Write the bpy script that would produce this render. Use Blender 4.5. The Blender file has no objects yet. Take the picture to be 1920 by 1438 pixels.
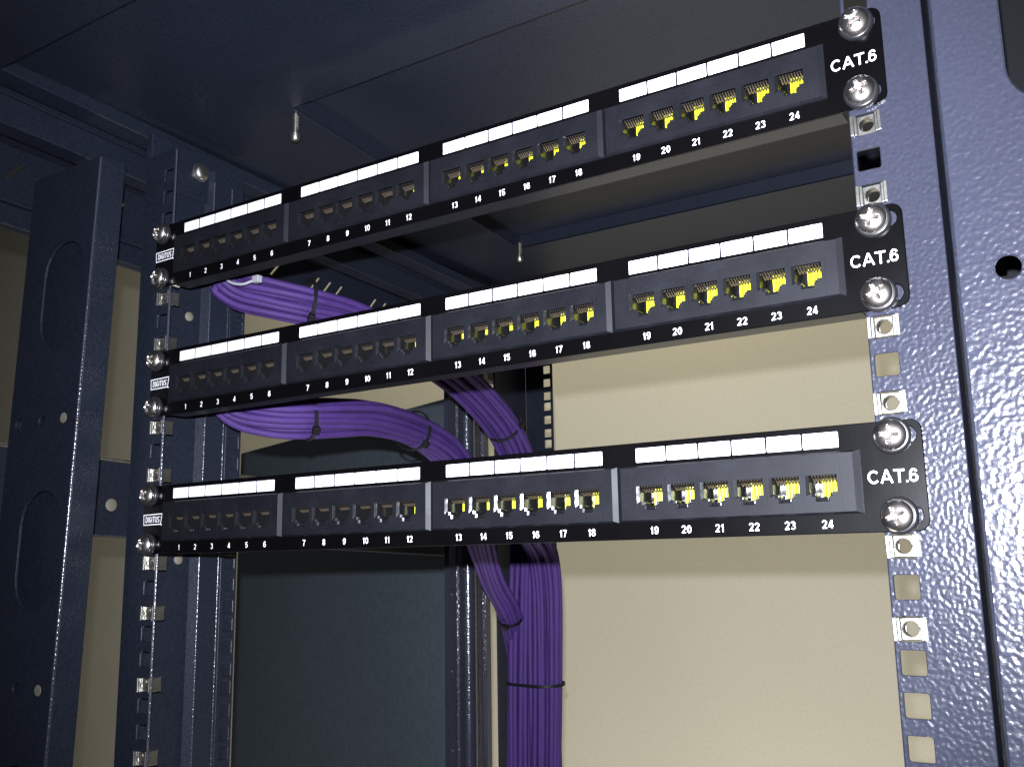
import bpy, bmesh, math, random
import mathutils
from mathutils import Vector, Matrix
random.seed(7)
sc = bpy.context.scene
S = 0.001   # everything below is written in millimetres

# ------------------------------------------------------------------ camera
CAM = Vector((314.59, -406.93, -121.53))
rt = Vector((0.83777990, 0.54574688, -0.01688727)); dn = Vector((-0.11324246, 0.14341690, -0.98316211)); fw = Vector((-0.53413574, 0.82558581, 0.18195352))
cd = bpy.data.cameras.new('camera'); cam = bpy.data.objects.new('camera', cd)
sc.collection.objects.link(cam); sc.camera = cam
m = Matrix((( rt.x, -dn.x, -fw.x, CAM.x*S), (rt.y, -dn.y, -fw.y, CAM.y*S), (rt.z, -dn.z, -fw.z, CAM.z*S), (0,0,0,1)))
cam.matrix_world = m
cd.sensor_width = 36; cd.lens = 1819.2/1920*36; cd.clip_start = 0.01; cd.clip_end = 100

# ------------------------------------------------------------------ light
w = bpy.data.worlds.new('World'); sc.world = w; w.use_nodes = True
bg = w.node_tree.nodes['Background']; bg.inputs[0].default_value = (0.9, 0.93, 1.0, 1); bg.inputs[1].default_value = 0.022

def lamp(name, kind, loc, energy, col, target=None, size=None):
    l = bpy.data.lights.new(name, kind); o = bpy.data.objects.new(name, l); sc.collection.objects.link(o)
    l.energy = energy; l.color = col; o.location = Vector(loc)*S
    if kind == 'AREA': l.shape = 'RECTANGLE'; l.size = size[0]*S; l.size_y = size[1]*S
    else: l.shadow_soft_size = size*S
    if target is not None:
        o.rotation_euler = (Vector(target)-Vector(loc)).to_track_quat('-Z', 'Y').to_euler()
    return o
# the phone's flash, just above the lens
fl = CAM - rt*5 - dn*22
f_ = lamp('flash', 'SPOT', fl, 66, (0.86, 0.9, 1.0), target=fl+fw*100+rt*6, size=3.2)
f_.data.spot_size = math.radians(91); f_.data.spot_blend = 1.0
# unseen fill lights added behind the rack to brighten the wall
lamp('wall_fill', 'AREA', (-250, 700, -1500), 34, (1.0, 0.975, 0.90), target=(-250, 1350, -700), size=(1700, 500))
lamp('wall_fill', 'AREA', (-450, 700, 1350), 31, (1.0, 0.95, 0.78), target=(-250, 1350, 700), size=(1700, 500))
vs = sc.view_settings
vs.view_transform = 'Standard'; vs.look = 'None'; vs.exposure = 0; vs.gamma = 1; vs.use_curve_mapping = False

# ------------------------------------------------------------------ materials
def mat(name, col, rough=0.5, metal=0.0, bump=None, var=None, spec=0.5, coat=0.0, grain=None):
    mt = bpy.data.materials.new(name); mt.use_nodes = True
    nt = mt.node_tree; b = nt.nodes['Principled BSDF']
    b.inputs['Base Color'].default_value = (*col, 1); b.inputs['Roughness'].default_value = rough
    b.inputs['Metallic'].default_value = metal; b.inputs['Specular IOR Level'].default_value = spec
    b.inputs['Coat Weight'].default_value = coat; b.inputs['Coat Roughness'].default_value = 0.12
    tc = nt.nodes.new('ShaderNodeTexCoord')
    if var:      # (scale, amount): slow colour / roughness variation
        n = nt.nodes.new('ShaderNodeTexNoise'); n.inputs['Scale'].default_value = var[0]; n.inputs['Detail'].default_value = 5
        nt.links.new(tc.outputs['Object'], n.inputs['Vector'])
        mx = nt.nodes.new('ShaderNodeMix'); mx.data_type = 'RGBA'
        a = var[1]
        mx.inputs[6].default_value = (*[c*(1-a) for c in col], 1); mx.inputs[7].default_value = (*[min(1, c*(1+a)) for c in col], 1)
        nt.links.new(n.outputs[0], mx.inputs[0]); nt.links.new(mx.outputs[2], b.inputs['Base Color'])
        mr = nt.nodes.new('ShaderNodeMapRange'); mr.inputs[3].default_value = rough*0.8; mr.inputs[4].default_value = min(1, rough*1.25)
        nt.links.new(n.outputs[0], mr.inputs[0]); nt.links.new(mr.outputs[0], b.inputs['Roughness'])
    if grain:    # (scale, amount): fine dust and mottling in the paint itself
        n = nt.nodes.new('ShaderNodeTexNoise'); n.inputs['Scale'].default_value = grain[0]; n.inputs['Detail'].default_value = 4; n.inputs['Roughness'].default_value = 0.7
        nt.links.new(tc.outputs['Object'], n.inputs['Vector'])
        mr = nt.nodes.new('ShaderNodeMapRange'); mr.inputs[1].default_value = 0.3; mr.inputs[2].default_value = 0.7; mr.inputs[3].default_value = 1-grain[1]; mr.inputs[4].default_value = 1+grain[1]
        nt.links.new(n.outputs[0], mr.inputs[0])
        hs = nt.nodes.new('ShaderNodeHueSaturation'); nt.links.new(mr.outputs[0], hs.inputs['Value'])
        src = b.inputs['Base Color'].links[0].from_socket if b.inputs['Base Color'].is_linked else None
        if src: nt.links.new(src, hs.inputs['Color'])
        else: hs.inputs['Color'].default_value = (*col, 1)
        nt.links.new(hs.outputs[0], b.inputs['Base Color'])
    if bump:     # list of (kind, scale, distance_mm)
        prev = None
        for kind, scl, dist in bump:
            if kind == 'v':
                t = nt.nodes.new('ShaderNodeTexVoronoi'); t.feature = 'SMOOTH_F1'; t.inputs['Smoothness'].default_value = 0.6
                t.inputs['Scale'].default_value = scl; out = t.outputs['Distance']
                nz = nt.nodes.new('ShaderNodeTexNoise'); nz.inputs['Scale'].default_value = scl*0.7
                ad = nt.nodes.new('ShaderNodeVectorMath'); ad.operation = 'MULTIPLY_ADD'
                ad.inputs[1].default_value = (0.9/scl,)*3
                nt.links.new(tc.outputs['Object'], nz.inputs['Vector'])
                nt.links.new(nz.outputs['Color'], ad.inputs[0]); nt.links.new(tc.outputs['Object'], ad.inputs[2])
                nt.links.new(ad.outputs[0], t.inputs['Vector'])
            else:
                t = nt.nodes.new('ShaderNodeTexNoise'); t.inputs['Scale'].default_value = scl; t.inputs['Detail'].default_value = 0 if kind == 'n0' else 3; out = t.outputs[0]
                nt.links.new(tc.outputs['Object'], t.inputs['Vector'])
            bp = nt.nodes.new('ShaderNodeBump'); bp.inputs['Strength'].default_value = 1; bp.inputs['Distance'].default_value = dist*S
            nt.links.new(out, bp.inputs['Height'])
            if prev: nt.links.new(prev.outputs[0], bp.inputs['Normal'])
            prev = bp
        nt.links.new(prev.outputs[0], b.inputs['Normal'])
    return mt

M = dict(
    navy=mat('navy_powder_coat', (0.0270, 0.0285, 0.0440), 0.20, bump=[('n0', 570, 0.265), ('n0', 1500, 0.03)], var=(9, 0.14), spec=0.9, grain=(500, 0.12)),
    navyd=mat('navy_coat_shaded_dusty', (0.0088, 0.0112, 0.0190), 0.42, bump=[('n0', 600, 0.10)], var=(6, 0.3), spec=0.3, grain=(420, 0.28)),  # the navy coat with the dimness of left side and roof in its colour
    matt=mat('slot_shade_black', (0.008, 0.009, 0.010), 0.9, spec=0.1, var=(8, 0.2)),
    black=mat('black_gloss_paint', (0.0013, 0.0012, 0.0015), 0.26, bump=[('n', 700, 0.01)], var=(30, 0.3), spec=0.25),
    plastic=mat('black_moulded_plastic', (0.0045, 0.0048, 0.0072), 0.5, bump=[('n', 2200, 0.03)], var=(60, 0.4), spec=0.25, grain=(900, 0.35)),
    socket=mat('glossy_socket_plastic', (0.006, 0.006, 0.007), 0.21, bump=[('n0', 330, 0.19)]),
    white=mat('white_label_card', (0.76, 0.76, 0.80), 0.5, var=(40, 0.03)),
    ink=mat('white_print', (0.80, 0.80, 0.82), 0.5),
    yellow=mat('yellow_contact_carrier', (0.50, 0.50, 0.02), 0.3, bump=[('n', 900, 0.08)]),
    gold=mat('gold_plated_wire', (0.32, 0.25, 0.17), 0.38, 0.9),
    screw=mat('nickel_plated_steel', (0.66, 0.61, 0.58), 0.27, 1.0, bump=[('n', 350, 0.05)], var=(120, 0.2)),
    zinc=mat('zinc_plated_spring_steel', (0.40, 0.39, 0.36), 0.36, 1.0, bump=[('n', 400, 0.06)], var=(150, 0.2)),
    tie=mat('black_nylon_strap', (0.006, 0.006, 0.007), 0.55, spec=0.2),
    rubber=mat('black_nylon', (0.012, 0.012, 0.014), 0.3, bump=[('n', 900, 0.03)]),
    wtie=mat('white_nylon', (0.25, 0.24, 0.27), 0.5),
    purple=mat('purple_cable_jacket', (0.037, 0.0145, 0.096), 0.68, bump=[('n', 260, 0.10), ('n', 1500, 0.03)], var=(60, 0.3), spec=0.3, grain=(700, 0.25)),
    wall=mat('beige_wall_paint', (0.405, 0.375, 0.300), 0.8, bump=[('n', 130, 0.25)], var=(2.2, 0.09), grain=(160, 0.05)),
    teal=mat('grey_green_sheet_metal', (0.080, 0.100, 0.118), 0.55, bump=[('v', 300, 0.05)], var=(3, 0.16), grain=(120, 0.16)),
    trunk=mat('pale_grey_trunking', (0.40, 0.41, 0.40), 0.6, var=(12, 0.2)),
    dull=mat('wall_seen_through_hole', (0.13, 0.12, 0.09), 0.6, var=(200, 0.2)),  # dull tone of the wall where it shows through small holes
)

# ------------------------------------------------------------------ helpers
C = sc.collection
def V3(v): return (v[0]*S, v[1]*S, v[2]*S)
def empty(name, loc, label, cat, group=None):
    o = bpy.data.objects.new(name, None); C.objects.link(o); o.location = V3(loc); o.empty_display_size = 0.01
    o['label'] = label; o['category'] = cat
    if group: o['group'] = group
    return o
def tag(o, label, cat, group=None):
    o['label'] = label; o['category'] = cat
    if group: o['group'] = group
    return o
def finish(name, me, mats, parent=None, loc=None, world=False, smooth=None):
    o = bpy.data.objects.new(name, me); C.objects.link(o)
    for mt in (mats if isinstance(mats, (list, tuple)) else [mats]): me.materials.append(M[mt] if isinstance(mt, str) else mt)
    if loc: o.location = V3(loc)
    if parent is not None:
        o.parent = parent
        if world:
            p = parent; t = Vector((0,0,0))
            while p: t += p.location; p = p.parent
            o.location = o.location - t
    if smooth is not None:
        me.shade_smooth()
        if smooth < 179: me.set_sharp_from_angle(angle=math.radians(smooth))
    return o
class MB:
    def __init__(s): s.v = []; s.f = []; s.m = []
    def face(s, pts, mi=0):
        i = len(s.v); s.v += [tuple(p) for p in pts]; s.f.append(tuple(range(i, i+len(pts)))); s.m.append(mi)
    def add(s, vs_, fs, mi=0):
        i = len(s.v); s.v += [tuple(p) for p in vs_]
        for f in fs: s.f.append(tuple(i+k for k in f)); s.m.append(mi)
    def box(s, x0, x1, y0, y1, z0, z1, mi=0, c=0.0, T=None):
        b = bmesh.new(); bmesh.ops.create_cube(b, size=1)
        for v in b.verts: v.co = Vector((x0+(v.co.x+.5)*(x1-x0), y0+(v.co.y+.5)*(y1-y0), z0+(v.co.z+.5)*(z1-z0)))
        if c: bmesh.ops.bevel(b, geom=b.edges[:], offset=c, segments=2, affect='EDGES', profile=0.5)
        if T is not None: bmesh.ops.transform(b, matrix=T, verts=b.verts)
        b.verts.index_update()
        s.add([v.co[:] for v in b.verts], [[v.index for v in f.verts] for f in b.faces], mi); b.free()
    def lathe(s, prof, origin, axis, n=32, mi=0):       # prof: (r, h) along axis
        ax = Vector(axis).normalized(); u = ax.orthogonal().normalized(); w_ = ax.cross(u); o = Vector(origin)
        rows = []
        for r, h in prof:
            rows.append([o+ax*h+(u*math.cos(2*math.pi*k/n)+w_*math.sin(2*math.pi*k/n))*r for k in range(n)])
        vs_ = [p for row in rows for p in row]; fs = []
        for i in range(len(rows)-1):
            for k in range(n):
                a = i*n+k; b = i*n+(k+1)%n; fs.append((a, b, b+n, a+n))
        fs.append(tuple(range(n))[::-1]); fs.append(tuple((len(rows)-1)*n+k for k in range(n)))
        s.add(vs_, fs, mi)
    def tube(s, pts, r, n=8, mi=0, flat=None):
        pts = [Vector(p) for p in pts]; rows = []
        ref = Vector((0.3, 0.2, 1))
        for i, p in enumerate(pts):
            t = (pts[min(i+1, len(pts)-1)]-pts[max(i-1, 0)]).normalized()
            u = (ref-t*ref.dot(t)); u = u.normalized() if u.length > 1e-4 else t.orthogonal().normalized(); ref = u
            w_ = t.cross(u)
            rr = r if not callable(r) else r(i)
            rows.append([p+(u*math.cos(2*math.pi*k/n)+w_*math.sin(2*math.pi*k/n))*rr for k in range(n)])
        vs_ = [p for row in rows for p in row]; fs = []
        for i in range(len(rows)-1):
            for k in range(n): fs.append((i*n+k, i*n+(k+1)%n, (i+1)*n+(k+1)%n, (i+1)*n+k))
        fs.append(tuple(range(n))[::-1]); fs.append(tuple((len(rows)-1)*n+k for k in range(n)))
        s.add(vs_, fs, mi)
    def mesh(s, name, recalc=True):
        me = bpy.data.meshes.new(name); me.from_pydata([V3(v) for v in s.v], [], s.f)
        for p, i in zip(me.polygons, s.m): p.material_index = i
        if recalc:
            b = bmesh.new(); b.from_mesh(me); bmesh.ops.remove_doubles(b, verts=b.verts, dist=1e-6)
            bmesh.ops.recalc_face_normals(b, faces=b.faces); b.to_mesh(me); b.free()
        return me
    def build(s, name, mats, parent=None, loc=None, world=False, smooth=None, recalc=True):
        return finish(name, s.mesh(name, recalc), mats, parent, loc, world, smooth)

def rrect(x0, x1, y0, y1, r=0.0, n=5):
    if r <= 0: return [(x0,y0),(x1,y0),(x1,y1),(x0,y1)]
    out = []
    for cx, cy, a in ((x1-r,y0+r,-90),(x1-r,y1-r,0),(x0+r,y1-r,90),(x0+r,y0+r,180)):
        for k in range(n+1):
            t = math.radians(a+90*k/n); out.append((cx+r*math.cos(t), cy+r*math.sin(t)))
    return out
def circ(cx, cy, r, n=24): return [(cx+r*math.cos(2*math.pi*k/n), cy+r*math.sin(2*math.pi*k/n)) for k in range(n)]
def area2(lp): return sum(lp[i][0]*lp[(i+1)%len(lp)][1]-lp[(i+1)%len(lp)][0]*lp[i][1] for i in range(len(lp)))
def inset(lp, d):
    out = []; n = len(lp)
    for i in range(n):
        p, q, r = Vector(lp[i-1]), Vector(lp[i]), Vector(lp[(i+1)%n])
        a = (q-p).normalized(); b_ = (r-q).normalized()
        na = Vector((-a.y, a.x)); nb = Vector((-b_.y, b_.x)); k = na+nb
        k = k/max(0.35, k.dot(k)/2) if k.length > 1e-6 else na
        out.append((q.x+k.x*d, q.y+k.y*d))
    return out
def inside(p, loops):
    c_ = False
    for lp in loops:
        n = len(lp)
        for i in range(n):
            (x0, y0), (x1, y1) = lp[i], lp[(i+1)%n]
            if (y0 > p[1]) != (y1 > p[1]) and p[0] < (x1-x0)*(p[1]-y0)/(y1-y0)+x0: c_ = not c_
    return c_
def sheet_mesh(name, loops, t, bev, fmap):
    """filled 2-D outline (first loop) with holes, thickness t (mm), chamfered rims; fmap(x, y, d) -> xyz, d = 0 front .. t back"""
    loops = [list(lp) if (area2(lp) > 0) == (k == 0) else list(lp)[::-1] for k, lp in enumerate(loops)]
    ins = [inset(lp, bev) for lp in loops]
    pts = [Vector(p) for lp in ins for p in lp]; ed = []; o_ = 0
    for lp in ins:
        n = len(lp); ed += [(o_+k, o_+(k+1)%n) for k in range(n)]; o_ += n
    r = mathutils.geometry.delaunay_2d_cdt(pts, ed, [], 1, 1e-5)
    tri = [f for f in r[2] if inside(tuple(sum((r[0][k] for k in f), Vector((0, 0)))/len(f)), ins)]
    mb = MB()
    P2 = [tuple(v) for v in r[0]]
    mb.add([fmap(x, y, 0) for x, y in P2], tri); mb.add([fmap(x, y, t) for x, y in P2], [f[::-1] for f in tri])
    for lp, li in zip(loops, ins):
        n = len(lp); rows = [(li, 0), (lp, bev), (lp, t-bev), (li, t)]
        vs_ = [fmap(x, y, d_) for l_, d_ in rows for x, y in l_]
        mb.add(vs_, [(a*n+k, a*n+(k+1)%n, (a+1)*n+(k+1)%n, (a+1)*n+k) for a in range(3) for k in range(n)])
    return mb.mesh(name)
STEP = [0]
def ribbon(mb, pts, th, y):
    """flat stroke of width th along pts (x, z), facing the front"""
    STEP[0] = (STEP[0]+1)%5; y = y-0.012*STEP[0]
    pts = [Vector(p) for p in pts]; n = len(pts); L = []; R_ = []
    closed = (pts[0]-pts[-1]).length < 1e-4
    for i in range(n):
        a = pts[i-1] if i else (pts[-2] if closed else None); b_ = pts[i+1] if i < n-1 else (pts[1] if closed else None)
        t0 = (pts[i]-a).normalized() if a is not None else None; t1 = (b_-pts[i]).normalized() if b_ is not None else None
        t0 = t0 or t1; t1 = t1 or t0
        n0 = Vector((-t0.y, t0.x)); n1 = Vector((-t1.y, t1.x)); k = n0+n1; k = k/max(0.5, k.dot(k)/2)
        L.append(pts[i]+k*th/2); R_.append(pts[i]-k*th/2)
    vs_ = [(p.x, y, p.y) for p in L]+[(p.x, y, p.y) for p in R_]
    mb.add(vs_, [(i, i+1, n+i+1, n+i) for i in range(n-1)])
def arc(cx, cz, rx, rz, a0, a1, n=14): return [(cx+rx*math.cos(math.radians(a0+(a1-a0)*k/n)), cz+rz*math.sin(math.radians(a0+(a1-a0)*k/n))) for k in range(n+1)]
def glyph(c_, w_, t):
    """strokes of one upright sans-serif character in a box w_ wide and 1 high; t = stroke width"""
    h = t/2; x0, x1, xm = h, w_-h, w_/2; rx = (x1-x0)/2
    if c_ == '0': return [arc(xm, .5, rx, .5-h, 0, 360, 28)]
    if c_ == '1': return [[(xm+.10*w_+h*.2, 0), (xm+.10*w_+h*.2, 1)], [(xm+.10*w_-h*.2, .86), (xm-.30*w_, .70)]]
    if c_ == '2': return [arc(xm, .70, rx, .30-h, 170, -35, 14)+[(x0+h*.6, h+.02)], [(x0-h*.8, h), (x1+h*.6, h)]]
    if c_ == '3': return [arc(xm-.02, .74, rx*.92, .26-h, 160, -90, 14), arc(xm, .28, rx, .28-h, 90, -160, 14)]
    if c_ == '4': return [[(w_*.70, 0), (w_*.70, 1)], [(w_*.70-h*.3, .93), (x0, .27)], [(0, .27), (w_, .27)]]
    if c_ == '5': return [[(x1, 1-h), (x0+.06, 1-h), (x0+.01, .50)], [(x0+.0, .50)]+arc(xm, .33, rx, .33-h, 130, -160, 16)]
    if c_ == '6': return [arc(xm, .32, rx, .32-h, 0, 360, 24), arc(xm+.02, .52, rx, .48-h, 35, 190, 14)]
    if c_ == '7': return [[(0, 1-h), (w_, 1-h)], [(x1+h*.3, 1-h-.02), (xm+.02, .5), (xm-.08, 0)]]
    if c_ == '8': return [arc(xm, .745, rx*.88, .255-h, 0, 360, 22), arc(xm, .28, rx, .28-h, 0, 360, 24)]
    if c_ == '9': return [arc(xm, .68, rx, .32-h, 0, 360, 24), arc(xm-.02, .48, rx, .48-h, 215, 370, 14)]
    if c_ == 'C': return [arc(xm, .5, rx, .5-h, 42, 318, 24)]
    if c_ == 'A': return [[(h*.6, 0), (xm, 1)], [(w_-h*.6, 0), (xm, 1)], [(w_*.24, .32), (w_*.76, .32)]]
    if c_ == 'T': return [[(0, 1-h), (w_, 1-h)], [(xm, 0), (xm, 1-t)]]
    if c_ == '.': return [[(0, h), (w_, h)]]
    if c_ == 'D': return [[(x0, 0), (x0, 1)], [(x0, 1-h)]+arc(xm-.04, .5, rx+.04, .5-h, 90, -90, 14)+[(x0, h)]]
    if c_ == 'I': return [[(xm, 0), (xm, 1)]]
    if c_ == 'G': return [arc(xm, .5, rx, .5-h, 45, 350, 22), [(xm, .47), (w_, .47)]]
    if c_ == 'U': return [[(x0, 1)]+arc(xm, .33, rx, .33-h, 180, 360, 12)+[(x1, 1)]]
    if c_ == 'S': return [arc(xm, .74, rx, .26-h, 30, 250, 12)+arc(xm, .27, rx, .27-h, 70, -150, 12)]
    return []
GW = {'1': .42, '.': .16, 'I': .2, 'C': .92, 'A': .92, 'T': .84}
def lettering(mb, txt, cx, cz, height, bold, gap, xs=1.0, y=-0.06, gw=0.56, GW=GW):
    ws = [GW.get(c_, gw)*xs for c_ in txt]; tot = sum(ws)+gap*(len(txt)-1); x = -tot/2
    for c_, w_ in zip(txt, ws):
        for st in glyph(c_, w_, bold): ribbon(mb, [(cx+(x+p[0])*height, cz+(p[1]-.5)*height) for p in st], bold*height, y)
        x += w_+gap
# ================================================================== SETTING
WALL_Y = 1350
b = MB(); b.box(-5200, 2600, WALL_Y, WALL_Y+120, -2200, 2200)
tag(b.build('wall', 'wall'), 'plain beige painted wall behind the open rack', 'wall')
# pale strip on the wall seen past the far left post
t_ = MB(); t_.box(-4050, -3640, WALL_Y-40, WALL_Y-1, -2100, 1500, c=6)
tag(t_.build('wall_trunking', 'trunk'), 'pale grey vertical trunking on the beige wall at far left', 'trunking')

# grey-green sheet metal panel standing behind the rack
d = Vector((0.936, -0.352, 0)); p0 = Vector((-1015, 830, 0)); nrm = Vector((-0.352, -0.936, 0))
def tealmap(u, v, e): q = p0+d*u-nrm*e; return (q.x, q.y, v)
ztop = 97
me = sheet_mesh('metal_panel', [rrect(-140, 660, -1400, ztop, 3)], 22, 1.2, tealmap)
tp = finish('metal_panel', me, 'teal')
tag(tp, 'large flat grey-green metal panel standing behind the rack', 'metal panel')

# ================================================================== RACK
rack = empty('server_rack', (0, 280, -900), 'open navy blue powder coated server rack holding three patch panels', 'server rack')
def front(x, y, dd): return (x, dd, y)
HZ = []
for k in range(-14, 5):
    for o_ in (-15.875, 0, 15.875):
        z = 44.45*k+o_
        if -620 < z < 176: HZ.append(z)
def rail(sx):
    x0, x1 = (226, 258.5)
    loops = [rrect(min(sx*x0, sx*x1), max(sx*x0, sx*x1), -640, 168 if sx < 0 else 186, 0.6, 2)]
    for z in HZ:
        if z < 160 or sx > 0: loops.append(rrect(sx*232.3-4.75, sx*232.3+4.75, z-4.75, z+4.75, 1.0, 3))
    me = sheet_mesh('rail', loops, 2.0, 0.35, lambda x, y, dd: (x, 1.6+dd, y))
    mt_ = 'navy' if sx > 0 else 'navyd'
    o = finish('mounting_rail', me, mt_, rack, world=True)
    # the folded web behind the flange with ridges, and the strip of square holes at its rear edge
    prof = [(258.4, 3.0), (258.4, 54), (252.5, 58), (252.5, 75), (258.4, 79), (258.4, 82)]
    mb = MB()
    for a, c_ in zip(prof[:-1], prof[1:]):
        for dx in (0, 1.8):
            q = [(sx*(a[0]+dx), a[1], -640), (sx*(c_[0]+dx), c_[1], -640), (sx*(c_[0]+dx), c_[1], 176), (sx*(a[0]+dx), a[1], 176)]
            mb.face(q)
    n = len(prof)
    for zz in (-640, 176):
        mb.face([(sx*p[0], p[1], zz) for p in prof]+[(sx*(p[0]+1.8), p[1], zz) for p in prof[::-1]])
    w1 = mb.build('rail_web', mt_, o, world=True, smooth=35)
    mb = MB()
    for (x, y) in ((226.3, 2.6), (252.9, 58), (252.9, 75)): mb.tube([(sx*x, y, -640), (sx*x, y, 167 if sx < 0 else 184)], 0.7, 16)
    mb.build('folded_edge', 'navy', o, world=True, smooth=60)
    loops = [rrect(82, 97, -640, 150)]+[rrect(86, 94.5, z-4.75, z+4.75, 0.8, 2) for z in HZ if z < 140]
    me = sheet_mesh('rail_strip', loops, 1.8, 0.3, lambda x, y, dd: (sx*(258.4+dd), x, y))
    finish('rail_hole_strip', me, mt_, o, world=True)
    mb = MB(); mb.box(min(sx*262.5, sx*263.5), max(sx*262.5, sx*263.5), 70, 99, -640, 150); mb.build('rail_backing', 'navyd', o, world=True)
    return o
railL = rail(-1); railR = rail(1)
# small round holes through the web near the panels are stood in for by solid discs in the wall's tone
for z in (-115, 60):
    r_ = MB(); r_.lathe([(0.2, 1.3), (3.0, 1.3), (3.4, 0.9), (3.4, 0)], (-258.4, 44, z), (1, 0, 0), 20)
    r_.build('rivet_or_hole_disc', 'dull', railL, world=True, smooth=50)

# rear rails (mirrored profile, further back)
def rear_rail(sx):
    loops = [rrect(min(sx*261, sx*298), max(sx*261, sx*298), -640, 190, 0.6, 2)]
    for z in HZ: loops.append(rrect(sx*268.5-4.75, sx*268.5+4.75, z-4.75, z+4.75, 0.8, 2))
    me = sheet_mesh('rail', loops, 2.0, 0.3, lambda x, y, dd: (x, 570+dd, y))
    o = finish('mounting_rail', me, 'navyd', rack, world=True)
    mb = MB()
    mb.box(min(sx*298, sx*300), max(sx*298, sx*300), 512, 570.5, -640, 190, c=0.5)
    mb.box(min(sx*296, sx*298), max(sx*296, sx*298), 500, 513, -640, 190, c=0.5)
    mb.build('rail_web', 'navyd', o, world=True)
rear_rail(-1); rear_rail(1)

# rear corner posts: flat sheet with a rounded rib
def rear_post(sx):
    mb = MB(); pr = [(340, 470), (340, 484), (338, 486), (338, 494)]
    for k in range(9):
        a = math.pi*k/8; pr.append((338-7*math.sin(a), 506-9*math.cos(a)))
    pr += [(338, 520), (340, 523), (340, 534), (337, 537), (337, 546)]
    for a, c_ in zip(pr[:-1], pr[1:]):
        mb.face([(sx*a[0], a[1], -640), (sx*c_[0], c_[1], -640), (sx*c_[0], c_[1], 190), (sx*a[0], a[1], 190)])
    back = [(346, 546), (346, 470)]
    full = pr+back
    for i in (len(pr)-1, len(pr), len(pr)+1):
        a = full[i]; c_ = full[(i+1)%len(full)]
        mb.face([(sx*a[0], a[1], -640), (sx*c_[0], c_[1], -640), (sx*c_[0], c_[1], 190), (sx*a[0], a[1], 190)])
    mb.face([(sx*a[0], a[1], 190) for a in full]); mb.face([(sx*a[0], a[1], -640) for a in full])
    o = mb.build('corner_post', 'navy', rack, world=True, smooth=35)
    for k in range(7):
        z = 10-82*k
        r_ = MB(); r_.lathe([(1.6, 0), (1.5, 0.8), (0.3, 1.0)], (sx*340, 476, z), (-sx, 0, 0), 12)
        r_.build('rivet_or_hole_disc', 'zinc', o, world=True, smooth=60)
rear_post(-1); rear_post(1)

# front frame plates
shear = 0.045
def slotloop(cx, z0, z1, w_, n=10):
    r = w_/2; out = []
    for k in range(n+1):
        a = math.pi*k/n; out.append((cx+r*math.cos(a), z1-r+r*math.sin(a)))
    for k in range(n+1):
        a = math.pi+math.pi*k/n; out.append((cx+r*math.cos(a), z0+r+r*math.sin(a)))
    return out
zs = [(27, 103), (-147, -69), (-321, -243), (-495, -417)]
lp = [rrect(-347, -268, -640, 158, 1.5, 2)]
for a, c_ in zs: lp.append(slotloop(-299, a, c_, 44))
for z in (-21.5, -196, -370):
    for x in (-308, -336): lp.append(circ(x, z, 3.4, 16))
me = sheet_mesh('frame_plate', lp, 2.0, 0.5, lambda x, y, dd: (x+shear*(y+40), -34+dd, y))
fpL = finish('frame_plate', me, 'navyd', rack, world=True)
mb = MB()
def shx(mb):
    mb.v = [(x+shear*(z+40), y, z) for x, y, z in mb.v]
for x0, x1, y0, y1 in ((-269.2, -267.2, -33.4, -15), (-347.5, -345.5, -33.4, -20)):
    mb.box(x0, x1, y0, y1, -640, 158, c=0.5)
shx(mb); mb.build('plate_return', 'navyd', fpL, world=True)
mb = MB(); mb.tube([(-268.9, -33.0, -640), (-268.9, -33.0, 157)], 1.1, 16); shx(mb); mb.build('folded_edge', 'navy', fpL, world=True, smooth=60)
for z in (-21.5, -196):
    r_ = MB(); r_.lathe([(0.2, 0.3), (3.4, 0.3), (3.6, 0)], (-283+shear*(z+40), -33.9, z), (0, -1, 0), 20); r_.build('rivet_or_hole_disc', 'dull', fpL, world=True)  # disc stands in for a hole with the wall showing through

lp = [rrect(266.5, 400, -640, 196, 1.5, 2)]
lp.append(rrect(289.5, 345, 37, 170, 16, 8)); lp.append(rrect(289.5, 345, -640+60, -300, 16, 8))
for z in (-21.5, -196): 
    for x in (283, 336): lp.append(circ(x, z, 4.3, 24))
me = sheet_mesh('frame_plate', lp, 2.0, 0.6, lambda x, y, dd: (x, -34+dd, y))
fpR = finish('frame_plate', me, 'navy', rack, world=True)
mb = MB(); mb.box(265.6, 267.6, -33.2, 2, -640, 196, c=0.8); mb.box(396, 398, -33.4, -10, -640, 196, c=0.5)
mb.build('plate_return', 'navyd', fpR, world=True, smooth=40)
# dark inner post wall behind the left plate's slots (that post is a closed box)
mb = MB(); mb.box(-345, -270, -23, -21, -640, 157)
mb.v = [(x+shear*(z+40), y, z) for x, y, z in mb.v]
mb.build('slot_backing', 'navyd', fpL, world=True)
mb = MB(); mb.box(272, 396, 88, 90, -640, 190); mb.build('slot_backing', 'matt', fpR, world=True)  # black sheet added so the right plate's slots look shaded inside

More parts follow.
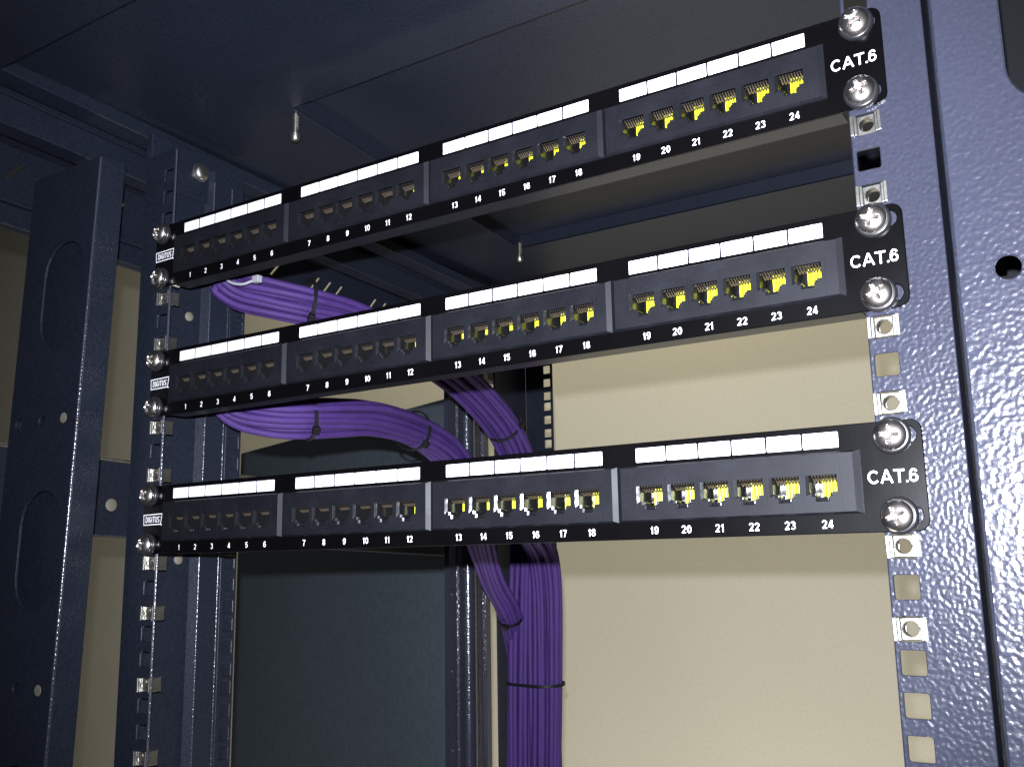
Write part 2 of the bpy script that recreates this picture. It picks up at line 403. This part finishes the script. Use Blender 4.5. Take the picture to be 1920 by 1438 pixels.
# side brace running front to back on each side
for sx in (-1, 1):
    mb = MB(); mb.box(min(sx*370, sx*384), max(sx*370, sx*384), -40, 560, -93, -34, c=1.0)
    mb.v = [(x, y, z-0.037*y) for x, y, z in mb.v]
    o = mb.build('side_brace', 'navyd', rack, world=True)
    lp_ = MB(); lp_.box(min(sx*368.5, sx*371), max(sx*368.5, sx*371), -40, 560, -33.8, -31.6, c=0.5); lp_.v = [(x, y, z-0.037*y) for x, y, z in lp_.v]; lp_.build('highlight_lip', 'zinc', o, world=True)  # pale lip added to make the bright highlight along the brace top
    r_ = MB(); r_.lathe([(0.2, 0.9), (4.4, 0.9), (4.9, 0.5), (4.9, 0)], (sx*370, 66, -71), (-sx, 0, 0), 24)
    r_.build('rivet_or_hole_disc', 'dull', o, world=True, smooth=50)  # solid disc in place of a see-through hole in the brace
# top side member with slanted slots
for sx in (-1, 1):
    lp = [rrect(-60, 620, 127, 232)]
    y = -72
    while y < 600:
        for k in range(3):
            yy = y+k*17
            if -56 < yy < 600: lp.append([(yy, 166), (yy+3.2, 166), (yy+15, 181), (yy+11.8, 181)])
        y += 88
    me = sheet_mesh('side_member', lp, 1.6, 0.2, lambda x, y, dd: (sx*(372+dd), x, y-0.037*x))
    o = finish('top_side_member', me, 'navyd', rack, world=True)
    mb = MB(); mb.box(min(sx*362, sx*372), max(sx*362, sx*372), -60, 620, 127, 129.5, c=0.5); mb.box(min(sx*366, sx*372), max(sx*366, sx*372), -60, 620, 146, 149, c=0.8)
    mb.v = [(x, y, z-0.037*y) for x, y, z in mb.v]
    mb.build('member_lip', 'navyd', o, world=True)

# roof: skin sheet with recess, upper lid, depth beams
cor = [(-164, 51), (430, 51), (430, 412), (-203, 412)]
def roof(x, y, dd): return (x, y, 200+dd)
me2 = sheet_mesh('roof', [[(-290, -103), (440, -103), (440, 640), (-304, 640)], [(-164, 51), (420, 51), (420, 412), (-203, 412)]], 1.6, 0.3, roof)
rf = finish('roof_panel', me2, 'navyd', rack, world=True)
mb = MB()
mb.box(-240, 440, 30, 440, 214, 216)
for q in (((-164, 51), (-203, 412)), ((-203, 412), (420, 412)), ((420, 51), (-164, 51)), ((420, 412), (420, 51))):
    (ax, ay), (bx, by) = q
    mb.face([(ax, ay, 200.5), (bx, by, 200.5), (bx, by, 214.5), (ax, ay, 214.5)])
mb.box(-400, 460, -108, 660, 218, 220)
mb.build('roof_lid', 'navyd', rf, world=True)
for (x, y) in ((-170, 60), (-193, 396)):
    bo = MB(); bo.lathe([(1.9, 0), (1.9, -14), (3.4, -14.4), (3.6, -17.5), (2.6, -19.5), (0.5, -20)], (x, y, 200), (0, 0, 1), 16)
    for k in range(9): bo.lathe([(1.9, -1.2*k-1), (2.25, -1.2*k-1.4), (1.9, -1.2*k-1.8)], (x, y, 200), (0, 0, 1), 16)
    bo.build('hanging_bolt', 'zinc', rf, world=True, smooth=50)
mb = MB()
mb.box(-286, -267, -110, 640, 189, 199.5, c=0.8)
mb.box(-306, -290, -110, 640, 166, 186, c=0.8)
mb.box(-376, -300, -110, 640, 192, 202, c=0.8)
mb.v = [(x-0.03*(y-0), y, z-0.03*y) for x, y, z in mb.v]
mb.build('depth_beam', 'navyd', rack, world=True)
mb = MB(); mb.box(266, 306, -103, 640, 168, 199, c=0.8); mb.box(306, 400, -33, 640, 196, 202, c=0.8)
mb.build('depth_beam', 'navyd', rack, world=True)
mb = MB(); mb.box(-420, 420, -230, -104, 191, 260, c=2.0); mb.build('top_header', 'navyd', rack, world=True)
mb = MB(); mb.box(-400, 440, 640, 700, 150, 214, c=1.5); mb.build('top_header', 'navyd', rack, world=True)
# rail head brackets and their bolt
mb = MB(); mb.box(-262, -256.6, 4, 90, 150, 188, c=0.8); mb.v = [(x, y, z) for x, y, z in mb.v]
br = mb.build('rail_bracket', 'navyd', rack, world=True)
bo = MB(); bo.lathe([(7.2, 0), (7.2, 1.0), (6.4, 1.3), (6.2, 2.6), (5.2, 4.0), (3.2, 4.9), (0.4, 5.2)], (-256.6, 47, 172), (1, 0, 0), 28)
bo.build('bolt', 'zinc', br, world=True, smooth=40)

# ================================================================== CAGE NUTS
def cage_nut_meshes():
    a = MB()   # spring cage: lips on the rail front, thin sides, body behind
    for sx in (-1, 1):
        a.box(sx*4.3-0.5, sx*4.3+0.5, -0.2, 9.5, -4.3, 4.3, c=0.15)
        a.box(min(sx*4.9, sx*6.4), max(sx*4.9, sx*6.4), -1.1, -0.3, -4.6, 4.6, c=0.3)
    a.box(-4.2, -3.2, 8.8, 9.6, -4.4, 4.4); a.box(3.2, 4.2, 8.8, 9.6, -4.4, 4.4)
    me1 = a.mesh('cage')
    me2 = sheet_mesh('nut', [rrect(-3.7, 3.7, -4.3, 4.3, 0.4, 2), circ(0, 0, 3.0, 24)], 5.2, 0.35, lambda x, y, dd: (x, 1.0+dd, y))
    b_ = MB()
    for k in range(6): b_.lathe([(3.02, 1.8+0.8*k), (2.8, 2.2+0.8*k), (3.02, 2.6+0.8*k)], (0, 0, 0), (0, 1, 0), 20)
    return me1, me2
cm, nm = cage_nut_meshes()
for me in (cm, nm): me.materials.append(M['zinc'])
right_desc = {60.325: 'silver cage nut in the right rail just below the top patch panel',
    28.575: 'silver cage nut in the right rail just above the middle patch panel',
    -28.575: 'silver cage nut in the right rail just below the middle patch panel',
    -60.325: 'silver cage nut in the right rail just above the bottom patch panel',
    -117.475: 'silver cage nut in the right rail just below the bottom patch panel',
    -149.225: 'silver cage nut lowest of those in the right rail'}
left_desc = {60.325: 'dull cage nut in the left rail just below the top patch panel',
    28.575: 'dull cage nut in the left rail just above the middle patch panel',
    -28.575: 'dull cage nut in the left rail just below the middle patch panel',
    -60.325: 'dull cage nut in the left rail just above the bottom patch panel',
    -117.475: 'dull cage nut in the left rail just below the bottom patch panel',
    -149.225: 'dull cage nut in the left rail, third up from the lowest',
    -193.675: 'dull cage nut in the left rail, second up from the lowest',
    -238.125: 'dull cage nut in the left rail, lowest in view'}
for sx, desc, g in ((1, right_desc, 'cage nuts in the right rail'), (-1, left_desc, 'cage nuts in the left rail')):
    for z, lab in desc.items():
        e = empty('cage_nut', (sx*232.3, 1.6, z), lab, 'cage nut', g)
        for nme, me in (('cage', cm), ('nut', nm)):
            o = bpy.data.objects.new(nme, me); C.objects.link(o); o.parent = e
            o.rotation_euler = (0, random.uniform(-.03, .03), 0)

# ================================================================== PATCH PANELS
PITCH = 15.48; G = 109.57; X0 = -212.415
def screw_meshes():
    n, nr = 64, 30; R = 6.3
    vs_ = []; fs = []
    for i in range(nr+1):
        r = R*i/nr
        for k in range(n):
            a = 2*math.pi*k/n; x = r*math.cos(a); z = r*math.sin(a)
            h = 3.9*math.sqrt(max(0, 1-(r/(R*1.06))**2))+0.6
            L = 3.7; wd = 0.62+0.25*max(0, 1-r/L)
            u = min(abs(x), abs(z)); v = max(abs(x), abs(z))
            inn = min(max((wd-u)/0.28+0.5, 0), 1)*min(max((L-v)/0.5, 0), 1)
            inn = max(inn, min(max((1.5-r)/0.3+0.5, 0), 1))
            h -= inn*(2.6-1.6*(v/L if v < L else 1))
            vs_.append((x, -h, z))
    for i in range(nr):
        for k in range(n): fs.append((i*n+k, i*n+(k+1)%n, (i+1)*n+(k+1)%n, (i+1)*n+k))
    m1 = MB(); m1.add(vs_, fs)
    m1.lathe([(R, -0.8), (R, 0.3), (3, 0.3), (3, 16)], (0, 0, 0), (0, 1, 0), 48)
    a = m1.mesh('screw')
    m2 = MB(); m2.lathe([(7.4, 2.6), (7.5, 1.6), (7.2, 0.6), (6.6, 0.1), (6.0, 0.1)], (0, 0, 0), (0, 1, 0), 40)
    b_ = m2.mesh('washer')
    a.materials.append(M['screw']); b_.materials.append(M['rubber'])
    a.shade_smooth(); a.set_sharp_from_angle(angle=math.radians(50)); b_.shade_smooth(); b_.set_sharp_from_angle(angle=math.radians(40))
    return a, b_
SM, WM = screw_meshes()

# one socket: stepped opening (x, z) relative to port centre (z relative to panel centre)
HOLE = [(-5.2, -5.2), (-4.2, -5.2), (-4.2, -6.8), (-2.75, -6.8), (-2.75, -8.9), (2.75, -8.9), (2.75, -6.8), (4.2, -6.8), (4.2, -5.2), (6.2, -5.2), (6.2, 1.8), (-5.2, 1.8)]
TOPY = -2.4     # front of the raised port block
def socket_mesh():
    mb = MB(); D = 15.0
    n = len(HOLE)
    for i in range(n):
        a = HOLE[i]; c_ = HOLE[(i+1)%n]
        if i == n-1:   # left wall starts behind the lead-in facet
            mb.face([(a[0], TOPY+0.75, a[1]), (c_[0], TOPY+0.75, c_[1]), (c_[0], TOPY+D, c_[1]), (a[0], TOPY+D, a[1])])
            mb.face([(-6.5, TOPY, 1.8), (-6.5, TOPY, -6.3), (-5.2, TOPY+0.75, -5.2), (-5.2, TOPY+0.75, 1.8)])
            mb.face([(-6.5, TOPY, 1.8), (-5.2, TOPY+0.75, 1.8), (-5.2, TOPY, 1.8)])
            mb.face([(-6.5, TOPY, -6.3), (-5.2, TOPY, -5.2), (-5.2, TOPY+0.75, -5.2)])
        else:
            DD = 5.5 if i == n-2 else D
            mb.face([(a[0], TOPY, a[1]), (c_[0], TOPY, c_[1]), (c_[0], TOPY+DD, c_[1]), (a[0], TOPY+DD, a[1])])
    mb.face([(x, TOPY+D, z) for x, z in HOLE])
    for x in (-5.2, 6.2): mb.face([(x, TOPY+5.5, 1.8), (x, TOPY+D, 1.8), (x, TOPY+D, 7), (x, TOPY+5.5, 7)])
    mb.face([(-5.2, TOPY+D, 1.8), (6.2, TOPY+D, 1.8), (6.2, TOPY+D, 7), (-5.2, TOPY+D, 7)])
    mb.face([(-5.2, TOPY+5.5, 7), (6.2, TOPY+5.5, 7), (6.2, TOPY+D, 7), (-5.2, TOPY+D, 7)])
    mb.face([(-5.2, TOPY+5.5, 1.8), (6.2, TOPY+5.5, 1.8), (6.2, TOPY+5.5, 7), (-5.2, TOPY+5.5, 7)])
    # latch ledge inside the lower notch and two small guide ribs
    mb.box(-2.4, 1.9, TOPY+2.4, TOPY+6, -8.7, -7.1, c=0.35, T=Matrix.Rotation(0.0, 4, 'X'))
    mb.box(-3.9, -2.9, TOPY+1.2, TOPY+7, -6.7, -5.4, c=0.3)
    mb.box(2.9, 3.9, TOPY+1.2, TOPY+7, -6.7, -5.4, c=0.3)
    # angled facets round the left notch corner catch the flash
    mb.face([(-4.2, TOPY+0.2, -5.2), (-4.2, TOPY+0.2, -6.8), (-3.3, TOPY+0.8, -6.7), (-3.3, TOPY+0.8, -5.4)])
    mb.face([(-2.75, TOPY+0.2, -6.9), (-2.75, TOPY+0.2, -8.8), (-1.9, TOPY+0.8, -8.6), (-1.9, TOPY+0.8, -7.0)])
    me = mb.mesh('socket', recalc=False); me.materials.append(M['socket']); return me
def carrier_mesh():
    mb = MB(); y0 = TOPY+10.3
    for k, (zl) in enumerate((-4.6, -4.6, -6.4, -8.5, -8.5, -6.4, -4.6, -4.6)):
        if k < 2: continue
        xa = -5.6+k*1.47
        mb.box(xa+0.12, xa+1.22, y0+(0.5 if k%2 else 0), TOPY+15.2, zl, 5.2+(0.9 if k%2 else 0), c=0.18)
    me = mb.mesh('carrier'); me.materials.append(M['yellow']); return me
def pins_mesh():
    mb = MB()
    for k in range(8):
        x = -4.3+k*1.27
        mb.tube([(x, TOPY+1.6, 1.7), (x, TOPY+2.6, 1.3), (x, TOPY+5.2, -0.6), (x, TOPY+6.0, -0.4), (x, TOPY+8.5, 3.2), (x, TOPY+10.2, 5.0)], 0.27, 6)
        mb.box(x+0.45, x+0.75, TOPY+1.2, TOPY+5.4, 0.7, 1.7, 1)
    me = mb.mesh('pins'); me.materials.append(M['gold']); me.materials.append(M['socket'])
    return me
SOCK, CARR, PINS = socket_mesh(), carrier_mesh(), pins_mesh()
def block_mesh():
    # local x 0..109.1 ; ports centred at px
    W_, z0, z1 = 109.2, -14.3, 11.3
    loops = [[(1.9, z0+0.8), (W_-2.3, z0+0.8), (W_-2.3, z1-0.8), (1.9, z1-0.8)]]
    for k in range(6):
        cx = 16.3+PITCH*k
        h = [(x if x > -5.1 or z > 1.0 or z < -5.3 else x, z) for x, z in HOLE]
        h = [(-6.5, -6.3) if p == (-5.2, -5.2) else ((-6.5, 1.8) if p == (-5.2, 1.8) else p) for p in HOLE]
        loops.append([(cx+x, z) for x, z in h])
    me = sheet_mesh('blk', loops, 1.2, 0.08, lambda x, y, dd: (x, TOPY+dd, y))
    bm_ = bmesh.new(); bm_.from_mesh(me)
    def F(pts):
        bm_.faces.new([bm_.verts.new(V3(p)) for p in pts])
    ins = [(1.9, z0+0.8), (W_-2.3, z0+0.8), (W_-2.3, z1-0.8), (1.9, z1-0.8)]; outr = [(0, z0), (W_, z0), (W_, z1), (0, z1)]
    yb = [-0.1, -0.1]
    for i in range(4):
        a, c_ = ins[i], ins[(i+1)%4]; A, B_ = outr[i], outr[(i+1)%4]
        F([(a[0], TOPY+0.02, a[1]), (c_[0], TOPY+0.02, c_[1]), (B_[0], -0.9, B_[1]), (A[0], -0.9, A[1])])
        F([(A[0], -0.9, A[1]), (B_[0], -0.9, B_[1]), (B_[0], 0.2, B_[1]), (A[0], 0.2, A[1])])
    # thin raised separators / frame lines round each port
    def bx(x0, x1, y0, y1, z0_, z1_):
        r = bmesh.ops.create_cube(bm_, size=1)
        for v in r['verts']: v.co = Vector(V3((x0+(v.co.x+.5)*(x1-x0), y0+(v.co.y+.5)*(y1-y0), z0_+(v.co.z+.5)*(z1_-z0_))))
    for k in range(7):
        x = 16.3-PITCH/2+PITCH*k
        bx(x-0.14, x+0.14, TOPY-0.28, TOPY+0.1, -9.8, 5.9)
    bx(16.3-PITCH/2, 16.3+PITCH*5.5, TOPY-0.14, TOPY+0.1, 5.9, 6.1); bx(16.3-PITCH/2, 16.3+PITCH*5.5, TOPY-0.14, TOPY+0.1, -10.0, -9.8)
    bmesh.ops.recalc_face_normals(bm_, faces=bm_.faces)
    bm_.to_mesh(me); bm_.free(); me.materials.append(M['plastic']); return me
BLK = block_mesh()
def plate_mesh():
    loops = [rrect(-241.3, 241.3, -22.1, 22.1, 4.5, 6)]
    for sx in (-1, 1):
        for z in (15.875, -15.875):
            x0, x1 = (228.5, 239.0)
            loops.append(rrect(min(sx*x0, sx*x1), max(sx*x0, sx*x1), z-3.4, z+3.4, 3.3, 6))
    for k in range(4):
        xb = 107.6-G*(3-k); loops.append(rrect(xb+6, xb+103, -12, 9))
    me = sheet_mesh('plate', loops, 1.5, 0.35, lambda x, y, dd: (x, dd, y)); me.materials.append(M['black'])
    return me
PLATE = plate_mesh()
mb = MB()
mb.box(-221, 222, 1.55, 13, -22.0, -20.8, c=0.3); mb.box(-221, 222, 1.55, 13, 20.8, 22.0, c=0.3)
for k in range(4):
    xb = 107.6-G*(3-k); mb.box(xb+5, xb+104, 13.2, 20, -12, 13, c=0.8); mb.box(xb+5, xb+104, 1.6, 13.1, -13, -12.2); mb.box(xb+5, xb+104, 1.6, 13.1, 12.2, 13)
    mb.box(xb+5, xb+5.8, 1.6, 13.1, -12.1, 12.1); mb.box(xb+103.2, xb+104, 1.6, 13.1, -12.1, 12.1); mb.box(xb+6, xb+103, 20.1, 36, -3, 13, c=0.8)
    for j in range(12): mb.box(xb+9+j*7.7, xb+12+j*7.7, 36.01, 44, 2, 12, c=0.4)
REAR = mb.mesh('rear'); REAR.materials.append(M['rubber'])
LABEL = sheet_mesh('label', [rrect(-PITCH/2+0.42, PITCH/2-0.42, -3.23, 3.23, 0.35, 2)], 0.08, 0.01, lambda x, y, dd: (x, -0.09+dd, y)); LABEL.materials.append(M['white'])
NUM = {}
for n_ in range(1, 25):
    mb = MB(); lettering(mb, str(n_), 0, 0, 3.40, 0.148, 0.14, gw=0.60)
    me = mb.mesh('digits'); me.materials.append(M['ink']); NUM[n_] = me
mb = MB(); lettering(mb, 'CAT.6', 228.8, -0.2, 5.3, 0.145, 0.07, xs=0.95, gw=0.66); CAT = mb.mesh('cat'); CAT.materials.append(M['ink'])
mb = MB(); lettering(mb, 'DIGITUS', -231.6, 0.15, 3.9, 0.15, 0.07, xs=0.98, gw=0.56, GW={'I': .22, 'T': .56}); lt = mb.mesh('logo')
b_ = bmesh.new(); b_.from_mesh(lt)
def strip(a, c_, wd):
    a = Vector(a); c_ = Vector(c_); t = (c_-a).normalized(); nn = Vector((-t.y, t.x))*wd/2; a = a-t*wd/2; c_ = c_+t*wd/2
    q = [a+nn, a-nn, c_-nn, c_+nn]; STEP[0] += 1
    fr = [b_.verts.new(V3((p.x, -0.06-0.012*(STEP[0]%5), p.y))) for p in q]; b_.faces.new(fr)
fpts = [(-240.7, 3.2), (-222.2, 3.6), (-223.4, -3.0), (-240.3, -3.2)]
for i in range(4): strip(fpts[i], fpts[(i+1)%4], 0.62)
strip((-222.6, -3.4), (-222.0, -3.4), 0.9)
strip((-224.3, 1.6), (-223.9, 1.6), 0.4)
b_.to_mesh(lt); b_.free(); LOGO = lt; LOGO.materials.append(M['ink'])

def link(name, me, parent, loc=(0,0,0), label=None):
    o = bpy.data.objects.new(name, me); C.objects.link(o); o.parent = parent; o.location = V3(loc)
    if label: o['label'] = label
    return o
def patch_panel(dx, z, label, rz):
    e = empty('patch_panel', (dx, 0, z), label, 'patch panel', 'black 24-port patch panels bolted across the rack')
    e.rotation_euler = (0, rz, 0)
    link('face_plate', PLATE, e); link('rear_housing', REAR, e)
    for k in range(4):
        xb = 107.6-G*(3-k)
        bl = link('port_block', BLK, e, (xb, 0, 0))
        for j in range(6):
            cx = 16.3+PITCH*j
            link('port_socket', SOCK, bl, (cx, 0, 0)); link('contact_carrier', CARR, bl, (cx, 0, 0)); link('contact_pins', PINS, bl, (cx, 0, 0))
            xl = X0+G*k+PITCH*(j+0.5)
            link('paper_label', LABEL, e, (xl, 0, 16.2)); link('port_number', NUM[k*6+j+1], e, (xl+0.5, 0, -18.2))
    link('category_lettering', CAT, e); link('maker_logo', LOGO, e)
    for sx in (-1, 1):
        for q in (1, -1):
            s_ = link('screw', SM, e, (sx*232.3-dx+random.uniform(-.3, .3), -2.7, q*15.9))
            s_.rotation_euler = (random.uniform(-.06, .06), random.uniform(0, 1.5), random.uniform(-.06, .06))
            link('cup_washer', WM, s_)
    return e
patch_panel(1.13, 89.51, 'topmost black patch panel, its ports seen from below', 0)
patch_panel(2.49, 0.3, 'middle black patch panel, between the other two', 0)
patch_panel(2.21, -89.81, 'lowest black patch panel, its sockets glinting in the flash', 0)

# ================================================================== CABLES
def unproj(u, v, Y):
    dd = rt*((u-960)/1819.2)+dn*((v-719)/1819.2)+fw
    t = (Y-CAM.y)/dd.y; return CAM+dd*t
def catmull(P, n):
    P = [P[0]*2-P[1]]+P+[P[-1]*2-P[-2]]; out = []
    for i in range(1, len(P)-2):
        a, b_, c_, d_ = P[i-1:i+3]
        for k in range(n):
            t = k/n
            out.append(0.5*((2*b_)+(c_-a)*t+(2*a-5*b_+4*c_-d_)*t*t+(3*b_-a-3*c_+d_)*t*t*t))
    out.append(P[-2]); return out
def pack(n, dia):
    """hexagonal packing offsets"""
    pts = []
    for i in range(-6, 7):
        for j in range(-6, 7):
            x = (i+0.5*(j%2))*dia; y = j*dia*0.866
            pts.append((x*x+y*y+0.01*random.random(), x, y))
    pts.sort(); return [(x, y) for _, x, y in pts[:n]]
def cable_bundle(centre, zc, ncab, dia, label, group, sq=None, start=True):
    """centre: list of world points (Vector); each cable keeps its slot in the packed section, with a little wander"""
    offs = pack(ncab, dia)
    ports = [X0+G*(i//6)+PITCH*(i%6+.5) for i in range(24)]
    random.shuffle(offs)
    res = []
    cl = catmull(centre, 7); N = len(cl)
    fr = []; ref = Vector((0, 0, 1))
    for i, p in enumerate(cl):
        t = (cl[min(i+1, N-1)]-cl[max(i-1, 0)]).normalized()
        u = (ref-t*ref.dot(t)).normalized(); ref = u; fr.append((u, t.cross(u)))
    for c_i in range(ncab):
        ox, oy = offs[c_i]
        ph = random.uniform(0, 6.28); am = random.uniform(0.7, 2.5); fq = random.uniform(0.05, 0.11); tw = random.uniform(-0.1, 0.1)
        pts = []
        for i, p in enumerate(cl):
            s_ = 1.0 if sq is None else sq(i/(N-1))
            sx_, sy_ = (s_ if isinstance(s_, tuple) else (s_, s_))
            a = tw*math.sin(i*0.07+ph); x = ox*math.cos(a)-oy*math.sin(a); y = ox*math.sin(a)+oy*math.cos(a)
            x += am*math.sin(i*fq+ph); y += am*math.cos(i*fq*1.3+ph*2)
            pts.append(p+fr[i][0]*(x*sx_)+fr[i][1]*(y*sy_))
        if start:
            px_ = ports[int(c_i*24/ncab)]
            px_ = min(px_, 195)
            q0 = pts[0]
            pre = [Vector((px_, 38, zc+9+random.uniform(-2, 3))), Vector((px_-8, 49, zc+11+random.uniform(-2, 4)))]
            if px_-q0.x > 50: pre.append(Vector((q0.x*0.7+px_*0.3, 50+random.uniform(-2, 3), zc+11+random.uniform(-2, 4)))); pre.append(Vector((q0.x+28+random.uniform(-8, 8), 50+random.uniform(-2, 3), zc+8+random.uniform(-3, 3))))
            pts = catmull(pre+[pts[2]], 6)[:-1]+pts[2:]
        mb = MB(); mb.tube(pts, dia/2*0.97, 8)
        o = mb.build('network_cable', 'purple', smooth=180, recalc=False)
        tag(o, label, 'cable', group); res.append(o)
    return cl, fr
A = [unproj(*q) for q in ((412, 512, 50), (452, 541, 62), (513, 556, 76), (575, 569, 95), (640, 585, 125), (700, 610, 160), (785, 655, 220), (872, 716, 285), (945, 800, 350), (978, 880, 392), (988, 980, 415), (986, 1100, 424), (984, 1280, 428), (984, 1480, 430), (984, 1700, 430))]
Bc = [unproj(*q) for q in ((414, 744, 50), (456, 771, 62), (515, 782, 76), (575, 783, 95), (640, 782, 125), (700, 785, 160), (775, 808, 215), (835, 846, 262), (880, 920, 305), (903, 1020, 340), (925, 1090, 375), (958, 1160, 410), (978, 1290, 452), (980, 1480, 462), (980, 1700, 462))]
Cc = [unproj(*q) for q in ((500, 985, 52), (560, 978, 68), (650, 970, 100), (760, 962, 160), (870, 955, 240), (950, 965, 330), (1000, 1005, 390), (1022, 1080, 415), (1025, 1280, 424), (1023, 1480, 428), (1023, 1700, 428))]
def sqA(t): return (1.0, 1.0) if t < 0.6 else (1.0+0.1*min(1, (t-0.6)*6), 1.0-0.0*min(1, (t-0.6)*6))
cable_bundle(A, 89.5, 24, 5.7, 'purple network cable in the bundle curving down from behind the top patch panel', 'purple cables from the top patch panel')
cable_bundle(Bc, 0.3, 22, 5.6, 'purple network cable in the bundle sweeping out beneath the middle patch panel', 'purple cables from the middle patch panel', sq=lambda t: 1.0 if t < 0.55 else max(0.62, 1-(t-0.55)*3))
cable_bundle(Cc, -89.8, 24, 5.3, 'purple network cable running down from behind the lowest patch panel', 'purple cables from the lowest patch panel')

def cable_tie(P, T, rad, label, m='tie', wdt=2.6, head_ang=0.3, sq=(1, 1), tail=6):
    """flat strap round the bundle at P, bundle direction T"""
    T = T.normalized(); u = (Vector((0, 0, 1))-T*T.z).normalized(); w_ = T.cross(u)
    n = 40; mb = MB(); rows = []
    for k in range(n):
        a = 2*math.pi*k/n; wob = 1+0.025*math.sin(3*a+1)
        c_ = u*math.cos(a)*sq[0]+w_*math.sin(a)*sq[1]
        rows.append([P+c_*rad*wob-T*wdt/2, P+c_*rad*wob+T*wdt/2, P+c_*(rad*wob+1.1)+T*wdt/2, P+c_*(rad*wob+1.1)-T*wdt/2])
    vs_ = [p for r in rows for p in r]; fs = []
    for k in range(n):
        for j in range(4): fs.append((k*4+j, k*4+(j+1)%4, ((k+1)%n)*4+(j+1)%4, ((k+1)%n)*4+j))
    mb.add(vs_, fs)
    o = mb.build('cable_tie', m, smooth=35); tag(o, label, 'cable tie')
    c_ = u*math.cos(head_ang)*sq[0]+w_*math.sin(head_ang)*sq[1]; tg = (-u*math.sin(head_ang)+w_*math.cos(head_ang))
    c_ = c_.normalized(); q = P+c_*(rad+1.8)
    Mx = Matrix((T, tg, c_)).transposed().to_4x4(); Mx.translation = q
    hb = MB(); hb.box(-2.4, 2.4, -2.8, 2.8, -2.0, 2.4, c=0.5, T=Mx)
    hb.build('tie_head', m, o)
    return o
def at(Pl, i): return Pl[i], (Pl[min(i+1, len(Pl)-1)]-Pl[max(i-1, 0)])
def facing(P, T, off=0.0):
    T = T.normalized(); u = (Vector((0, 0, 1))-T*T.z).normalized(); w_ = T.cross(u); v = (CAM-P)
    return math.atan2(v.dot(w_), v.dot(u))+off
def tie(Pl, i, rad, label, off, **k):
    P, T = at(Pl, i); return cable_tie(P, T, rad, label, head_ang=facing(P, T, off), **k)
tie(A, 3, 17.2, 'black cable tie round the purple bundle under the top patch panel', 0.5)
tie(A, 8, 16.6, 'black cable tie on the purple bundle that crosses the slotted rear rail', -0.9)
tie(Bc, 3, 16.2, 'black cable tie on the purple bundle just under number 7 of the middle panel', 0.5)
tie(Bc, 6, 16.0, 'black cable tie on the purple bundle where it bends down above the lowest panel', 0.3)
tie(Bc, 11, 10.5, 'black cable tie on the thin purple branch below the lowest panel', 0.6)
P = (A[12]+Cc[8])/2
hd = Cc[8]-A[12]; hd.z = 0; L2 = hd.length/2; hx = hd.normalized(); hy = Vector((0, 0, 1)).cross(hx)
mb = MB(); rows = []
for k in range(48):
    a = 2*math.pi*k/48; s_ = hx*(math.cos(a)*16.8+(L2 if math.cos(a) > 0 else -L2))+hy*math.sin(a)*16.8
    nn = (hx*math.cos(a)+hy*math.sin(a))
    q = P+s_+Vector((0, 0, 0.6*math.sin(a)))
    rows.append([q-Vector((0, 0, 1.3)), q+Vector((0, 0, 1.3)), q+nn*1.1+Vector((0, 0, 1.3)), q+nn*1.1-Vector((0, 0, 1.3))])
mb.add([p for r in rows for p in r], [(k*4+j, k*4+(j+1)%4, ((k+1)%48)*4+(j+1)%4, ((k+1)%48)*4+j) for k in range(48) for j in range(4)])
tag(mb.build('cable_tie', 'tie', smooth=35), 'black cable tie round the thick vertical purple bundle, lowest tie in view', 'cable tie')
# white tie hooked over the cables near the left end of the top panel
wt = [unproj(*q) for q in ((420, 500, 40), (424, 522, 34), (436, 531, 34), (455, 533, 36), (470, 528, 38), (482, 524, 40))]
mb = MB(); mb.tube(catmull(wt, 6), 1.0, 8)
o = mb.build('cable_tie', 'wtie', smooth=180, recalc=False)
tag(o, 'white cable tie curled over the purple cables under the top panel', 'cable tie')
hb = MB(); q = wt[-1]; hb.box(q.x-3, q.x+3, q.y-2.2, q.y+2.2, q.z-2.4, q.z+2.6, c=0.6); hb.build('tie_head', 'wtie', o)
